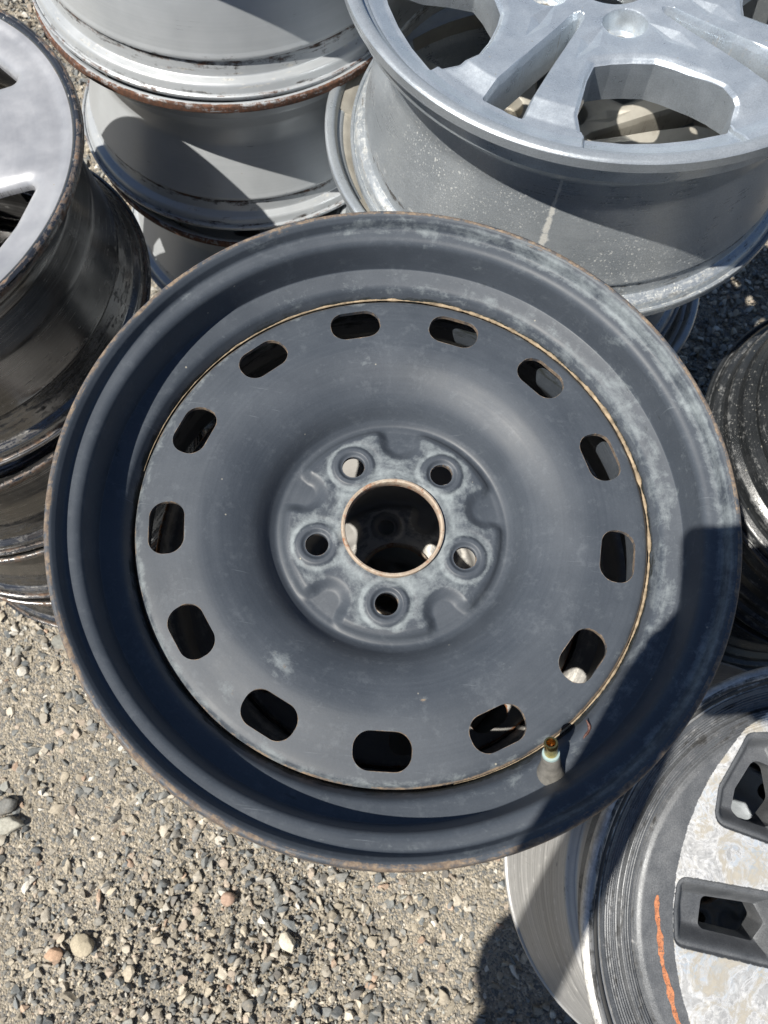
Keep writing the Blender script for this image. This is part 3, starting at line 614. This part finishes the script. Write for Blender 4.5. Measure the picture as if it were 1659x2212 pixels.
# --- stack at the top right, silver alloys with paired spokes
def twin_face(parent, W, R, mat, spin, fine=1.0, bright=False, back=False):
    """five paired spokes: narrow slots inside the pairs, five wide windows between them"""
    s = R / .22; a_n = rad(-116.0) + spin; a_w = a_n + PI / 5
    k = s
    nar = [(.1815 * k, -.0140 * k), (.1825 * k, .0140 * k), (.120 * k, .0075 * k), (.062 * k, .0022 * k), (.058 * k, 0), (.062 * k, -.0022 * k), (.120 * k, -.0075 * k)]
    wide = [(r * k * math.cos(rad(a)), r * k * math.sin(rad(a))) for r, a in ((.1862, -16.8), (.1866, -8), (.1868, 0), (.1870, 8), (.1875, 15.8), (.1720, 19.9), (.1545, 20.6), (.1400, 18.6), (.1290, 16), (.1170, 12.3), (.1070, 7), (.1035, -2), (.1055, -10.8), (.1110, -17.2), (.1300, -18.7), (.1720, -18.8))]
    wa = np.array(wide); wc = np.array([.145 * k, 0]); dv = wa - wc; widei = list(map(tuple, wa - dv / np.linalg.norm(dv, axis=1)[:, None] * .0030))
    def dn(x, y): px, py = fold(x, y, a_n, 5); return sd_poly(px, py, nar) - .0010
    def dw(x, y): px, py = fold(x, y, a_w, 5); return sd_poly(px, py, widei) - .0030
    def lug(x, y): px, py = fold(x, y, a_w, 5); return np.hypot(px - .0585 * k, py)
    def sdf(x, y):
        return np.minimum(np.minimum(dn(x, y), dw(x, y)), np.minimum(lug(x, y) - .0078, np.hypot(x, y) - .031))
    base = hermite([.030, .034, .036, .050, .085, .120, .150, .1660, .1690, .1820, .1900, .2000, .2140], [-.034, -.030, -.026, -.0245, -.0205, -.0150, -.0105, -.0085, -.0085, -.0120, -.0118, -.0085, -.0060])
    def zf(x, y):
        r = np.hypot(x, y) / k; n_, w_ = dn(x, y), dw(x, y)
        z = np.where(r > .12, np.interp(r, [.12, .150, .1655, .1665, .1820, .1900, .2000, .2140], [-.0150, -.0110, -.0090, -.0090, -.0135, -.0130, -.0085, -.0060]), base(r))
        px, py = fold(x, y, a_n, 5); apy = np.abs(py)
        # spokes stand above the rim land: crisp flats with chamfers
        ring = sstep(.181, .184, r)
        z = z - .0035 * ring * sstep(-.001, .001, np.abs(np.arctan2(py, px)) - rad(19.5))
        z = z - .0020 * (1 - sstep(0, .0032, w_)) * (1 - ring) - .0025 * (1 - sstep(0, .008, w_)) * (1 - sstep(.125, .15, r))
        z = z - np.clip(.0060 - n_ * 2.6, 0, .0060)
        # faceted diamond next to each wide window, where a spoke meets the hub
        q = (np.abs(px - .084 * k) / (.026 * k) + np.abs(apy - .0215 * k) / (.0080 * k))
        z = z - .0030 * np.clip(1.0 - q, 0, 1)
        lg = lug(x, y)
        z = z - .016 * (1 - sstep(.0150, .0178, lg)) - .0015 * np.exp(-np.maximum(lg - .0165, 0) / .003)
        return z
    def wr(x, y):
        r = np.hypot(x, y); lg = lug(x, y)
        ox = np.clip(1 - lg / .0165, 0, 1) ** .3 * .75 * (lg < .0165) + .10
        if back: ox = ox + .15
        gr = np.exp(-np.abs(dn(x, y)) / .002) * .35 + (lg < .015) * .3
        return np.stack([np.zeros(len(x)), ox, gr], 1)
    def part(x, y):
        r = np.hypot(x, y); px, py = fold(x, y, a_n, 5); a = np.arctan2(y, x) - a_n
        sec = np.round(a / (2 * PI / 5)).astype(int) % 5
        side = (py > 0).astype(int)
        out = 2 + sec * 2 + side
        out = np.where(r < .078 * k, 0, out); out = np.where((r > .1835 * k), 1, out)
        return out
    names = [('hub', mat, None), ('face_ring', mat, None)] + [('spoke', mat, None)] * 10
    radii = np.concatenate([np.linspace(.031, .078 * k, int(52 * fine)), np.linspace(.078 * k, .19 * k, int(105 * fine))[1:], np.linspace(.19 * k, .2125 * k, int(16 * fine))[1:]])
    def bot(x, y):
        r = np.hypot(x, y) / k; return base(r) - .036 + .016 * sstep(.15, .2, r)
    return sheet(names, radii, int(1080 * fine), sdf, zf, .02, wr, mat, parent, split=part, zoff=W, sharp=26, bot=bot)

gg = 'silver alloy wheels in the back right stack'
def alloy(label, c, n, R, W, spin, bmat, fmat, group, fine, seed, prof=prof_alloy, t=.006, wadd=None):
    o = root('alloy_wheel', label, 'alloy wheel', c, n, W, 0, group)
    line, wr = fillet(prof(R, W)); P, Wr = shell(line, wr, t); P[:, 0] = np.minimum(P[:, 0], R + .001)
    lathe('rim', P, Wr, 900 if wadd else 480, bmat, o, W, seed=seed, wadd=wadd)
    twin_face(o, W, R, fmat, spin, fine)
    return o
def drip(th, r, z):
    a = np.degrees((th + 2 * PI) % (2 * PI)); a0 = DRIP_A + (z + .09) * 12
    wd = .45 + .5 * sstep(-.07, -.10, z); on = sstep(-.045, -.06, z) * (1 - sstep(-.125, -.135, z))
    d = np.exp(-((a - a0) / wd) ** 2) * on * 1.1
    return np.stack([0 * d, d, 0 * d], -1)
DRIP_A = 261.0
G0 = alloy('silver alloy wheel with paired spokes and a water spotted barrel, topmost at the upper right', (.1230, .458, .053), (-.054, -.013), .22, .19, 0, MAT['alloy_barrel'], MAT['alloy_face'], gg, 1.15, 31, wadd=drip)
G1 = alloy('dusty silver alloy wheel directly under the paired spoke wheel at the upper right', (.106, .482, -.150), (-.02, .0), .222, .190, rad(60), MAT['alloy_barrel'], MAT['old_alloy'], gg, .8, 32)

barrel_wheel('grey alloy wheel low in the back right stack, mostly behind the black wheel', (.150, .468, -.345), (0, 0), .205, .200, MAT['alloy_barrel'], gg, prof_alloy, 33, name='alloy_wheel', cat='alloy wheel', t=.005)
barrel_wheel('grey alloy wheel on the gravel at the foot of the back right stack', (.150, .468, -.548), (0, 0), .205, .228, MAT['alloy_barrel'], gg, prof_alloy, 34, name='alloy_wheel', cat='alloy wheel', t=.005)

# --- stack at the right edge, greasy black barrels
gm = 'dark wheels in the right edge stack'
barrel_wheel('speckled black wheel barrel at the right edge, topmost of the dark stack', (.566, .253, -.150), (.02, 0), .2080, .204, MAT['black_barrel'], gm, prof_dark, 41, name='dark_wheel', cat='dark wheel', dent=.0003, t=.005)
barrel_wheel('black wheel in deep shade just below the speckled one at the right edge', (.600, .262, -.360), (0, 0), .2060, .190, MAT['black_barrel'], gm, prof_dark, 42, name='dark_wheel', cat='dark wheel')
barrel_wheel('black wheel on the gravel at the foot of the right edge stack', (.590, .262, -.556), (0, 0), .2080, .220, MAT['black_barrel'], gm, prof_dark, 43, name='dark_wheel', cat='dark wheel')

# --- stack at the bottom right, grey alloy with corroded machined spokes
gk = 'wheels in the front right stack'
KN, KW, KR = (.10, -.17), .240, .22
K0 = root('alloy_wheel', 'dark grey alloy wheel with corroded spokes and an orange chalk line, lower right', 'alloy wheel', (.412, -.247, -.257), KN, KW, 0, gk)
line, wr = fillet(prof_grooved(KR, KW)); P, Wr = shell(line, wr, .0055)
lathe('rim', P, Wr, 540, MAT['grooved'], K0, KW, seed=51)
KBASE = hermite([.03, .05, .10, .130, .165, .1705, .1730, .1760, .1835, .1850, .1950, .2045], [-.016, -.015, -.0125, -.0110, -.0125, -.0150, -.0165, -.0140, -.0120, -.0150, -.0100, -.0060])
def grey_face(parent, W):
    slot = [(-.1275, .0180), (-.1290, .0000), (-.1275, -.0190), (-.048, -.0300), (-.040, -.010), (-.048, .0120)]
    slotw = [(-.0985, .0035), (-.1000, -.0130), (-.056, -.0190), (-.050, -.009), (-.056, .0010)]
    up = [(-.0920, .0830), (-.0900, .1000), (-.0680, .1400), (-.0480, .1420), (-.035, .120), (-.030, .095), (-.0480, .0730)]
    upw = [(-.0700, .0850), (-.0680, .0980), (-.0560, .1180), (-.0450, .115), (-.040, .095), (-.0500, .0810)]
    def turn(P, k): a = k * 2 * PI / 3; return [(x * math.cos(a) - y * math.sin(a), x * math.sin(a) + y * math.cos(a)) for x, y in P]
    def dmin(x, y, P, r): return np.minimum.reduce([sd_poly(x, y, turn(P, k)) for k in ((0, 1, 2) if P is slot or P is slotw else (0, 1.27, 1.95))]) - r
    def dd(x, y): return np.minimum(dmin(x, y, slot, .0090), dmin(x, y, up, .0130))
    def dw(x, y): return np.minimum(dmin(x, y, slotw, .0050), dmin(x, y, upw, .0090))
    def sdf(x, y): return np.minimum(dw(x, y), np.hypot(x, y) - .03)
    def zf(x, y):
        r = np.hypot(x, y); z = KBASE(r); d = dd(x, y)
        z = z + .0005 * np.sin(r * 2600) * sstep(.168, .172, r) * (1 - sstep(.198, .203, r))
        z = z - .0030 * sstep(.0010, -.0016, d) - .0170 * sstep(-.0030, -.0170, d)
        return z
    def wr(x, y):
        r = np.hypot(x, y); q = sstep(.167, .172, r)
        return np.stack([np.zeros(len(x)), .05 + .30 * q, .45 * q], 1)
    def part(x, y):
        r = np.hypot(x, y); d = dd(x, y); a = np.arctan2(y, x); sec = np.floor((a - rad(180)) / (PI / 3)).astype(int) % 6
        bound = np.minimum(np.hypot(x - .075, y - .005) - .2115, r - .163)
        out = 2 + sec
        out = np.where(r < .040, 1, out)
        out = np.where((np.hypot(x - .075, y - .005) > .2140) | (r > .185) | (d < .0006), 0, out)
        return out
    def mask(x, y):
        r = np.hypot(x, y); return np.minimum(np.minimum(.2140 - np.hypot(x - .075, y - .005), .185 - r), np.minimum(dd(x, y) - .0006, r - .040))
    mm = MAT['machined_face']
    names = [('face_ring', mm, 'dark grey metallic painted ring and window pockets'), ('hub', mm, None)] + [('spoke', mm, 'bare machined spoke face, corroded white')] * 6
    radii = np.concatenate([np.linspace(.03, .168, 240), np.linspace(.168, .2045, 60)[1:]])
    def bot(x, y): return np.full(len(x), -.056)
    return sheet(names, radii, 1500, sdf, zf, .02, wr, MAT['grey_face'], parent, split=part, zoff=W, sharp=30, bot=bot, maskf=mask)
grey_face(K0, KW)
# orange chalk line on the face ring
def chalk(parent, W):
    V = []; F = []; n = 60; rng = random.Random(3)
    for i in range(n + 1):
        t = i / n; a = rad(176 + 43 * t); r = .1535 - .004 * math.sin(t * PI) + .003 * t + .0006 * math.sin(t * 17); wd = (.0020 + .0006 * math.sin(i * .33 + 1) + .0005 * math.sin(i * .81) + .0003 * rng.random()) * min(1, t * 9 + .3) * min(1, (1 - t) * 9 + .4)
        if .40 < t < .45: wd *= .55
        for s_ in (-1, 1):
            rr = r + s_ * wd; V.append((rr * math.cos(a), rr * math.sin(a), W + float(CHZ(np.array(rr))) + .0004))
    F = [(2 * i, 2 * i + 1, 2 * i + 3, 2 * i + 2) for i in range(n)]
    return mesh_from('chalk_mark', np.array(V), [np.array(F)], None, None, 0, MAT['orange'], parent, 'orange chalk line following the rim')
CHZ = KBASE
chalk(K0, KW)
barrel_wheel('silver alloy wheel under the grey one at the lower right', (.440, -.235, -.520), (0, 0), .195, .258, MAT['alloy_barrel'], gk, prof_alloy, 52, name='alloy_wheel', cat='alloy wheel', t=.005)

# --- brown seed pod lying on the black wheel's ledge
def pod():
    c = CAM; V = []; F = []
    P0 = np.array([.1345, -.1295, Z0 - .0440]); seg, n = 10, 12
    for i in range(n + 1):
        t = i / n; r = .0013 * math.sin(PI * min(max(t, .04), .96)) ** .5 * (1 - .35 * math.exp(-((t - .5) / .1) ** 2))
        ctr = P0 + np.array([.0010 + .0022 * math.sin(t * 4.2), .006 - .0125 * t, .0008 - .0045 * t * 0 + .0006])
        ctr[2] -= .0006 + .0 * t
        for j in range(seg):
            a = 2 * PI * j / seg; V.append(ctr + np.array([r * math.cos(a), 0, r * math.sin(a)]))
    for i in range(n):
        for j in range(seg): F.append((i * seg + j, i * seg + (j + 1) % seg, (i + 1) * seg + (j + 1) % seg, (i + 1) * seg + j))
    o = mesh_from('seed_pod', np.array(V), [np.array(F)], None, None, 60, MAT['brown'])
    o['label'] = 'small shrivelled brown seed pod lying on the black wheel beside its valve'; o['category'] = 'seed pod'
pod()

# ================================================================== GROUND
def ground_mat():
    m = bpy.data.materials.new('gritty_dirt'); m.use_nodes = True; t = m.node_tree; b = t.nodes['Principled BSDF']; L = t.links.new
    ob = t.nodes.new('ShaderNodeTexCoord').outputs['Object']
    v = t.nodes.new('ShaderNodeTexVoronoi'); v.inputs['Scale'].default_value = 330; L(ob, v.inputs['Vector'])
    v2 = t.nodes.new('ShaderNodeTexVoronoi'); v2.inputs['Scale'].default_value = 90; L(ob, v2.inputs['Vector'])
    sp = t.nodes.new('ShaderNodeSeparateColor'); L(v.outputs['Color'], sp.inputs[0])
    c = mix_(t, mapr(t, noise_(t, ob, 7, 5, .6), .35, .65), (.275, .243, .192), (.37, .328, .26))
    c = mix_(t, mapr(t, sp.outputs[0], .55, .75), c, (.17, .165, .155))
    c = mix_(t, mapr(t, sp.outputs[1], .80, .92), c, (.50, .44, .35))
    L(c, b.inputs['Base Color']); b.inputs['Roughness'].default_value = .95
    h = math_(t, 'ADD', math_(t, 'MULTIPLY', v.outputs['Distance'], -1.0), math_(t, 'MULTIPLY', v2.outputs['Distance'], -.8))
    h = math_(t, 'ADD', h, math_(t, 'MULTIPLY', noise_(t, ob, 60, 8, .7), 2.0))
    bp = t.nodes.new('ShaderNodeBump'); bp.inputs['Strength'].default_value = .9; bp.inputs['Distance'].default_value = .004
    L(h, bp.inputs['Height']); L(bp.outputs[0], b.inputs['Normal'])
    return m
def ground():
    V = []; k = np.concatenate([np.linspace(-60, -1.6, 12), np.linspace(-1.5, 1.9, 120), np.linspace(2.1, 60, 12)])
    n = len(k); X, Y = np.meshgrid(k, k, indexing='ij')
    Zg = .003 * np.sin(X * 9 + np.sin(Y * 7)) + .002 * np.sin(Y * 17 + X * 4)
    Zg = np.where((np.abs(X) < 1.6) & (np.abs(Y) < 2), Zg, 0)
    V = np.stack([X, Y, Zg], -1).reshape(-1, 3)
    i = np.arange(n - 1)[:, None]; j = np.arange(n - 1)[None]
    F = np.stack([i * n + j, (i + 1) * n + j, (i + 1) * n + j + 1, i * n + j + 1], -1).reshape(-1, 4)
    o = mesh_from('ground', V, [F], None, None, 60, ground_mat()); o['kind'] = 'structure'
ground()

def stone_mat():
    m = bpy.data.materials.new('crushed_stone'); m.use_nodes = True; t = m.node_tree; b = t.nodes['Principled BSDF']; L = t.links.new
    ob = t.nodes.new('ShaderNodeTexCoord').outputs['Object']
    at = t.nodes.new('ShaderNodeAttribute'); at.attribute_name = 'tint'
    hs = t.nodes.new('ShaderNodeHueSaturation'); L(at.outputs['Color'], hs.inputs['Color'])
    L(math_(t, 'MULTIPLY', mapr(t, noise_(t, ob, 260, 6, .7), .3, .7, .72, 1.28), mapr(t, noise_(t, ob, 1400, 3, .7), .3, .7, .88, 1.12)), hs.inputs['Value'])
    c = mix_(t, mapr(t, noise_(t, ob, 48, 6, .7), .52, .68, 0, .55), hs.outputs[0], (.34, .285, .215))
    L(c, b.inputs['Base Color']); b.inputs['Roughness'].default_value = .85
    bp = t.nodes.new('ShaderNodeBump'); bp.inputs['Strength'].default_value = .5; bp.inputs['Distance'].default_value = .0012
    L(noise_(t, ob, 420, 6, .75), bp.inputs['Height']); L(bp.outputs[0], b.inputs['Normal'])
    return m
STONE = stone_mat()

def ico(sub):
    import bmesh
    bm = bmesh.new(); bmesh.ops.create_icosphere(bm, subdivisions=sub, radius=1.0)
    V = np.array([v.co[:] for v in bm.verts]); F = np.array([[v.index for v in f.verts] for f in bm.faces]); bm.free()
    return V, F
def chip(V, rng, cuts):
    """chop a ball with random planes into an angular stone"""
    V = V.copy()
    for _ in range(cuts):
        n = rng.normal(size=3); n /= np.linalg.norm(n); d = rng.uniform(.28, .68)
        s = V @ n; V = V - np.maximum(s - d, 0)[:, None] * n
    V *= np.array([1.0, rng.uniform(.65, .95), rng.uniform(.45, .8)]); V += rng.normal(size=V.shape) * .02
    return V
PAL = np.array([(.13, .14, .145), (.17, .175, .17), (.195, .195, .185), (.15, .142, .13), (.25, .24, .215), (.34, .31, .26), (.42, .37, .29), (.50, .45, .37), (.37, .31, .25), (.40, .29, .215), (.56, .53, .47), (.27, .24, .19), (.17, .18, .18), (.36, .36, .33)])
PRB = np.array([.08, .11, .12, .06, .11, .10, .11, .09, .05, .02, .04, .07, .06, .03]); PRB /= PRB.sum()

def in_view(x, y, pad=60):
    d = np.stack([x, y, np.zeros_like(x)], -1) - CAM; zz = d @ fwd
    u = 829.5 + 1661 * (d @ CR) / zz; v = 1106 - 1661 * (d @ CU) / zz
    return (u > -pad) & (u < 1659 + pad) & (v > -pad) & (v < 2212 + pad) & (zz > 0)
def scatter(name, count, smin, smax, power, sub, cuts, seed, sink, label_, box=(-1.1, 1.2, -.85, 2.1)):
    rng = np.random.default_rng(seed)
    x = rng.uniform(box[0], box[1], count); y = rng.uniform(box[2], box[3], count)
    under = np.zeros(count, bool)
    for cx, cy, rr in ((0, 0, .16), (-.24, .65, .18), (-.49, .22, .18), (.15, .47, .17), (.59, .26, .17), (.44, -.23, .16)):
        under |= np.hypot(x - cx, y - cy) < rr
    # sparser, finer patch of bare dirt to the lower left
    bare = .5 + .5 * np.sin(x * 7 + 1.5) * np.sin(y * 6 + 1) ; keep = in_view(x, y) & ~under & (rng.random(count) > .20 * bare)
    x, y = x[keep], y[keep]; n = len(x)
    sz = smin * (smax / smin) ** (rng.random(n) ** power)
    V0, F0 = ico(sub); shapes = [chip(V0, rng, cuts) for _ in range(32)]
    si = rng.integers(0, 32, n); B = np.array(shapes)[si] * (sz / 2)[:, None, None]
    # random rotation: mostly lying flat
    a = rng.uniform(0, 2 * PI, n); tx = rng.normal(0, .35, n); ty = rng.normal(0, .35, n)
    ca, sa = np.cos(a), np.sin(a); X_ = B[..., 0] * ca[:, None] - B[..., 1] * sa[:, None]; Y_ = B[..., 0] * sa[:, None] + B[..., 1] * ca[:, None]; Z_ = B[..., 2]
    Y2 = Y_ * np.cos(tx)[:, None] - Z_ * np.sin(tx)[:, None]; Z2 = Y_ * np.sin(tx)[:, None] + Z_ * np.cos(tx)[:, None]
    X2 = X_ * np.cos(ty)[:, None] + Z2 * np.sin(ty)[:, None]; Z3 = -X_ * np.sin(ty)[:, None] + Z2 * np.cos(ty)[:, None]
    zc = sz * (.5 * .6) * rng.uniform(1 - sink, 1 + sink * .6, n) - sz * .12
    V = np.stack([X2 + x[:, None], Y2 + y[:, None], Z3 + zc[:, None]], -1)
    nv = V.shape[1]; F = (F0[None] + (np.arange(n) * nv)[:, None, None]).reshape(-1, 3)
    col = PAL[rng.choice(len(PAL), n, p=PRB)] * rng.uniform(.82, 1.18, (n, 1))
    o = mesh_from(name, V.reshape(-1, 3), [F], None, None, 32 if sub > 1 else 0, STONE)
    at = o.data.attributes.new('tint', 'FLOAT_COLOR', 'POINT')
    at.data.foreach_set('color', np.repeat(np.concatenate([col, np.ones((n, 1))], 1), nv, 0).astype(np.float32).ravel())
    o['kind'] = 'stuff'; o['label'] = label_; o['category'] = 'gravel'
    return o
scatter('grit', 200000, .0022, .0070, 1.5, 1, 4, 1, .5, 'fine tan and grey grit between the larger stones')
scatter('gravel', 84000, .0070, .0235, 1.25, 2, 10, 2, .35, 'loose crushed grey and beige gravel covering the yard')
scatter('coarse_gravel', 4200, .018, .033, 1.8, 2, 14, 3, .25, 'larger broken stones scattered over the gravel')

def unproject(u, v, z=0.012):
    d = (u - 829.5) / 1661 * CR - (v - 1106) / 1661 * CU + fwd; t = (z - CAM[2]) / d[2]; return CAM + t * d
def stone(u, v, L_, Wd, H, ang, col, label, seed):
    rng = np.random.default_rng(seed); V, F = ico(4); V = V.copy()
    for _ in range(10):
        n = rng.normal(size=3); n /= np.linalg.norm(n); d = rng.uniform(.62, .9); s = V @ n; V = V - np.maximum(s - d, 0)[:, None] * n * .9
    V = V * (1 + .05 * np.sin(V @ np.array([5., 3., 4.]) + seed) * np.cos(V @ np.array([-3., 6., 2.])))[:, None]; V *= np.array([L_, Wd, H]) / 2
    a = rad(ang); V = np.stack([V[:, 0] * math.cos(a) - V[:, 1] * math.sin(a), V[:, 0] * math.sin(a) + V[:, 1] * math.cos(a), V[:, 2]], 1)
    p = unproject(u, v, H * .45)
    o = mesh_from('stone', V, [F], None, None, 40, STONE); o.location = (p[0], p[1], H * .40 + .003)
    at = o.data.attributes.new('tint', 'FLOAT_COLOR', 'POINT'); at.data.foreach_set('color', np.tile(np.array([*col, 1], np.float32), len(V)))
    o['label'] = label; o['category'] = 'stone'; o['group'] = 'single larger stones on the gravel'
stone(8, 1742, .040, .028, .022, 35, (.19, .19, .18), 'smooth mid grey stone at the left edge, the upper of two side by side', 1)
stone(18, 1783, .052, .026, .024, 14, (.38, .37, .32), 'long pale grey stone at the left edge, below a darker one', 2)
stone(600 + 22, 2036, .031, .022, .018, -48, (.60, .55, .45), 'egg shaped cream stone lying on the gravel below the black wheel', 3)
stone(491, 1943, .024, .020, .016, 20, (.36, .25, .19), 'rounded orange brown stone on the gravel below the black wheel', 4)
stone(118, 2060, .028, .020, .015, 10, (.42, .28, .19), 'orange stone with a flat top near the lower left corner', 5)
stone(178, 2042, .036, .028, .018, -30, (.40, .35, .26), 'blocky tan stone beside the orange one near the lower left corner', 6)
stone(137, 1358 + 30, .026, .036, .016, 80, (.20, .20, .18), 'smooth grey green pebble against the foot of the left stack', 7)
stone(243, 1520, .030, .026, .016, 0, (.44, .40, .36), 'pinkish cream pebble just left of the lower edge of the black wheel', 8)

# ================================================================== THE PHOTOGRAPHER (behind the camera, throws the shadow on the right)
def cam_pt(x, y, z): return CAM + CR * x + CU * y - fwd * z      # x right, y up, z behind the lens
def phone():
    W2, H2, D = .0375, .0790, .0100
    cx, cy = -.0195, -.0480
    V = []; F = []; prof = []
    for k in range(32):
        a = 2 * PI * k / 32; q = a
        sx = 1 if math.cos(a) > 0 else -1; sy = 1 if math.sin(a) > 0 else -1; r = .011
        prof.append((sx * (W2 - r) + r * math.cos(a), sy * (H2 - r) + r * math.sin(a)))
    for z, s in ((.003, .97), (.0045, 1.0), (.003 + D - .0015, 1.0), (.003 + D, .97)):
        for x, y in prof: V.append(cam_pt(cx + x * s, cy + y * s, z))
    n = 32
    for l in range(3):
        for k in range(n): F.append((l * n + k, l * n + (k + 1) % n, (l + 1) * n + (k + 1) % n, (l + 1) * n + k))
    V.append(cam_pt(cx, cy, .003)); V.append(cam_pt(cx, cy, .003 + D)); c0, c1 = len(V) - 2, len(V) - 1
    T = [(c0, (k + 1) % n, k) for k in range(n)] + [(c1, 3 * n + k, 3 * n + (k + 1) % n) for k in range(n)]
    o = mesh_from('phone', np.array(V), [np.array(F), np.array(T)], None, None, 30, MAT['phone'])
    o['label'] = 'black phone held flat over the wheels by the photographer'; o['category'] = 'phone'
phone()

def skin_chain(name, pts, edges, mat, parent, rootv=0, sub=1):
    me = bpy.data.meshes.new(name); me.from_pydata([tuple(p[:3]) for p in pts], edges, [])
    o = bpy.data.objects.new(name, me); COL.objects.link(o); o.parent = parent
    s = o.modifiers.new('skin', 'SKIN'); s.use_smooth_shade = True
    for i, p in enumerate(pts):
        me.skin_vertices[0].data[i].radius = (p[3], p[4] if len(p) > 4 else p[3])
    me.skin_vertices[0].data[rootv].use_root = True
    b = o.modifiers.new('sub', 'SUBSURF'); b.levels = sub; b.render_levels = sub
    me.materials.append(mat); return o
def person():
    o = bpy.data.objects.new('person', None); COL.objects.link(o); bx, by = -.31, -.97; o.location = (bx, by, 0)
    o['label'] = 'person in navy shirt and jeans holding a phone over the wheels in both hands'; o['category'] = 'person'
    hl = cam_pt(-.078, -.068, .012) - np.array([bx, by, 0]); hr = cam_pt(.040, -.105, .012) - np.array([bx, by, 0])
    pts = [(0, -.02, .95, .12, .09), (0, .0, 1.10, .12, .085), (0, .05, 1.28, .15, .105), (0, .09, 1.42, .10, .08), (0, .12, 1.48, .055), (0, .15, 1.55, .07, .08), (0, .17, 1.62, .080, .10), (0, .165, 1.69, .066, .08),
           (-.17, .09, 1.39, .055), (.020, .25, 1.16, .042), (hl[0] - .040, hl[1] - .10, hl[2] - .005, .028), (hl[0] - .008, hl[1] - .030, hl[2], .024),
           (.17, .09, 1.39, .055), (.51, .28, 1.19, .045), (hr[0] + .055, hr[1] - .10, hr[2] - .005, .030), (hr[0] + .012, hr[1] - .030, hr[2], .024),
           (-.10, -.02, .88, .090), (-.12, .01, .50, .062), (-.13, -.03, .10, .042), (-.13, .05, .045, .040), (-.13, .14, .035, .034),
           (.10, -.02, .88, .090), (.12, .01, .50, .062), (.13, -.03, .10, .042), (.13, .05, .045, .040), (.13, .14, .035, .034)]
    ed = [(0, 1), (1, 2), (2, 3), (3, 4), (4, 5), (5, 6), (6, 7), (3, 8), (8, 9), (9, 10), (10, 11), (3, 12), (12, 13), (13, 14), (14, 15), (0, 16), (16, 17), (17, 18), (18, 19), (19, 20), (0, 21), (21, 22), (22, 23), (23, 24), (24, 25)]
    # palms and fingers belong to the same skin graph
    def hand(i0, c, s):
        n0 = len(pts); pts.append((c[0], c[1], c[2] - .002, .021, .014)); ed.append((i0, n0))
        for f in range(4):
            a = len(pts); y = .030 - f * .019
            root_ = cam_pt(0, 0, 0) * 0
            pts.append((c[0] + s * .012, c[1] + y, c[2] - .002, .0088)); pts.append((c[0] + s * .032, c[1] + y + .003, c[2] - .012, .0080)); pts.append((c[0] + s * .050, c[1] + y + .004, c[2] - .016, .0070))
            ed.extend([(n0, a), (a, a + 1), (a + 1, a + 2)])
        a = len(pts); pts.append((c[0] + s * .010, c[1] + .030, c[2] + .018, .0100)); pts.append((c[0] + s * .030, c[1] + .052, c[2] + .022, .0088)); ed.extend([(n0, a), (a, a + 1)])
    hand(11, hl, 1); hand(15, hr, -1)
    skin_chain('body', pts, ed, MAT['skin'], o)
    shirt = [(0, -.02, .84, .165, .135), (0, -.01, .96, .160, .130), (0, .0, 1.10, .155, .120), (0, .05, 1.28, .165, .12), (0, .09, 1.41, .11, .09), (-.175, .09, 1.39, .068), (-.030, .22, 1.20, .056), (.175, .09, 1.39, .068), (.46, .25, 1.22, .058)]
    skin_chain('shirt', shirt, [(0, 1), (1, 2), (2, 3), (3, 4), (4, 5), (5, 6), (4, 7), (7, 8)], MAT['shirt'], o, 0, 2)
    jeans = [(0, -.02, .95, .135, .115), (-.10, -.02, .86, .100), (-.12, .01, .50, .078), (-.13, -.03, .11, .062), (.10, -.02, .86, .100), (.12, .01, .50, .078), (.13, -.03, .11, .062)]
    skin_chain('jeans', jeans, [(0, 1), (1, 2), (2, 3), (0, 4), (4, 5), (5, 6)], MAT['denim'], o)
    for s in (-1, 1): skin_chain('shoe', [(s * .13, -.05, .055, .052), (s * .13, .05, .048, .05), (s * .13, .16, .040, .044)], [(0, 1), (1, 2)], MAT['shoe'], o)
    skin_chain('hair', [(0, .12, 1.60, .085), (0, .145, 1.70, .088), (0, .175, 1.735, .075)], [(0, 1), (1, 2)], MAT['hair'], o)
person()
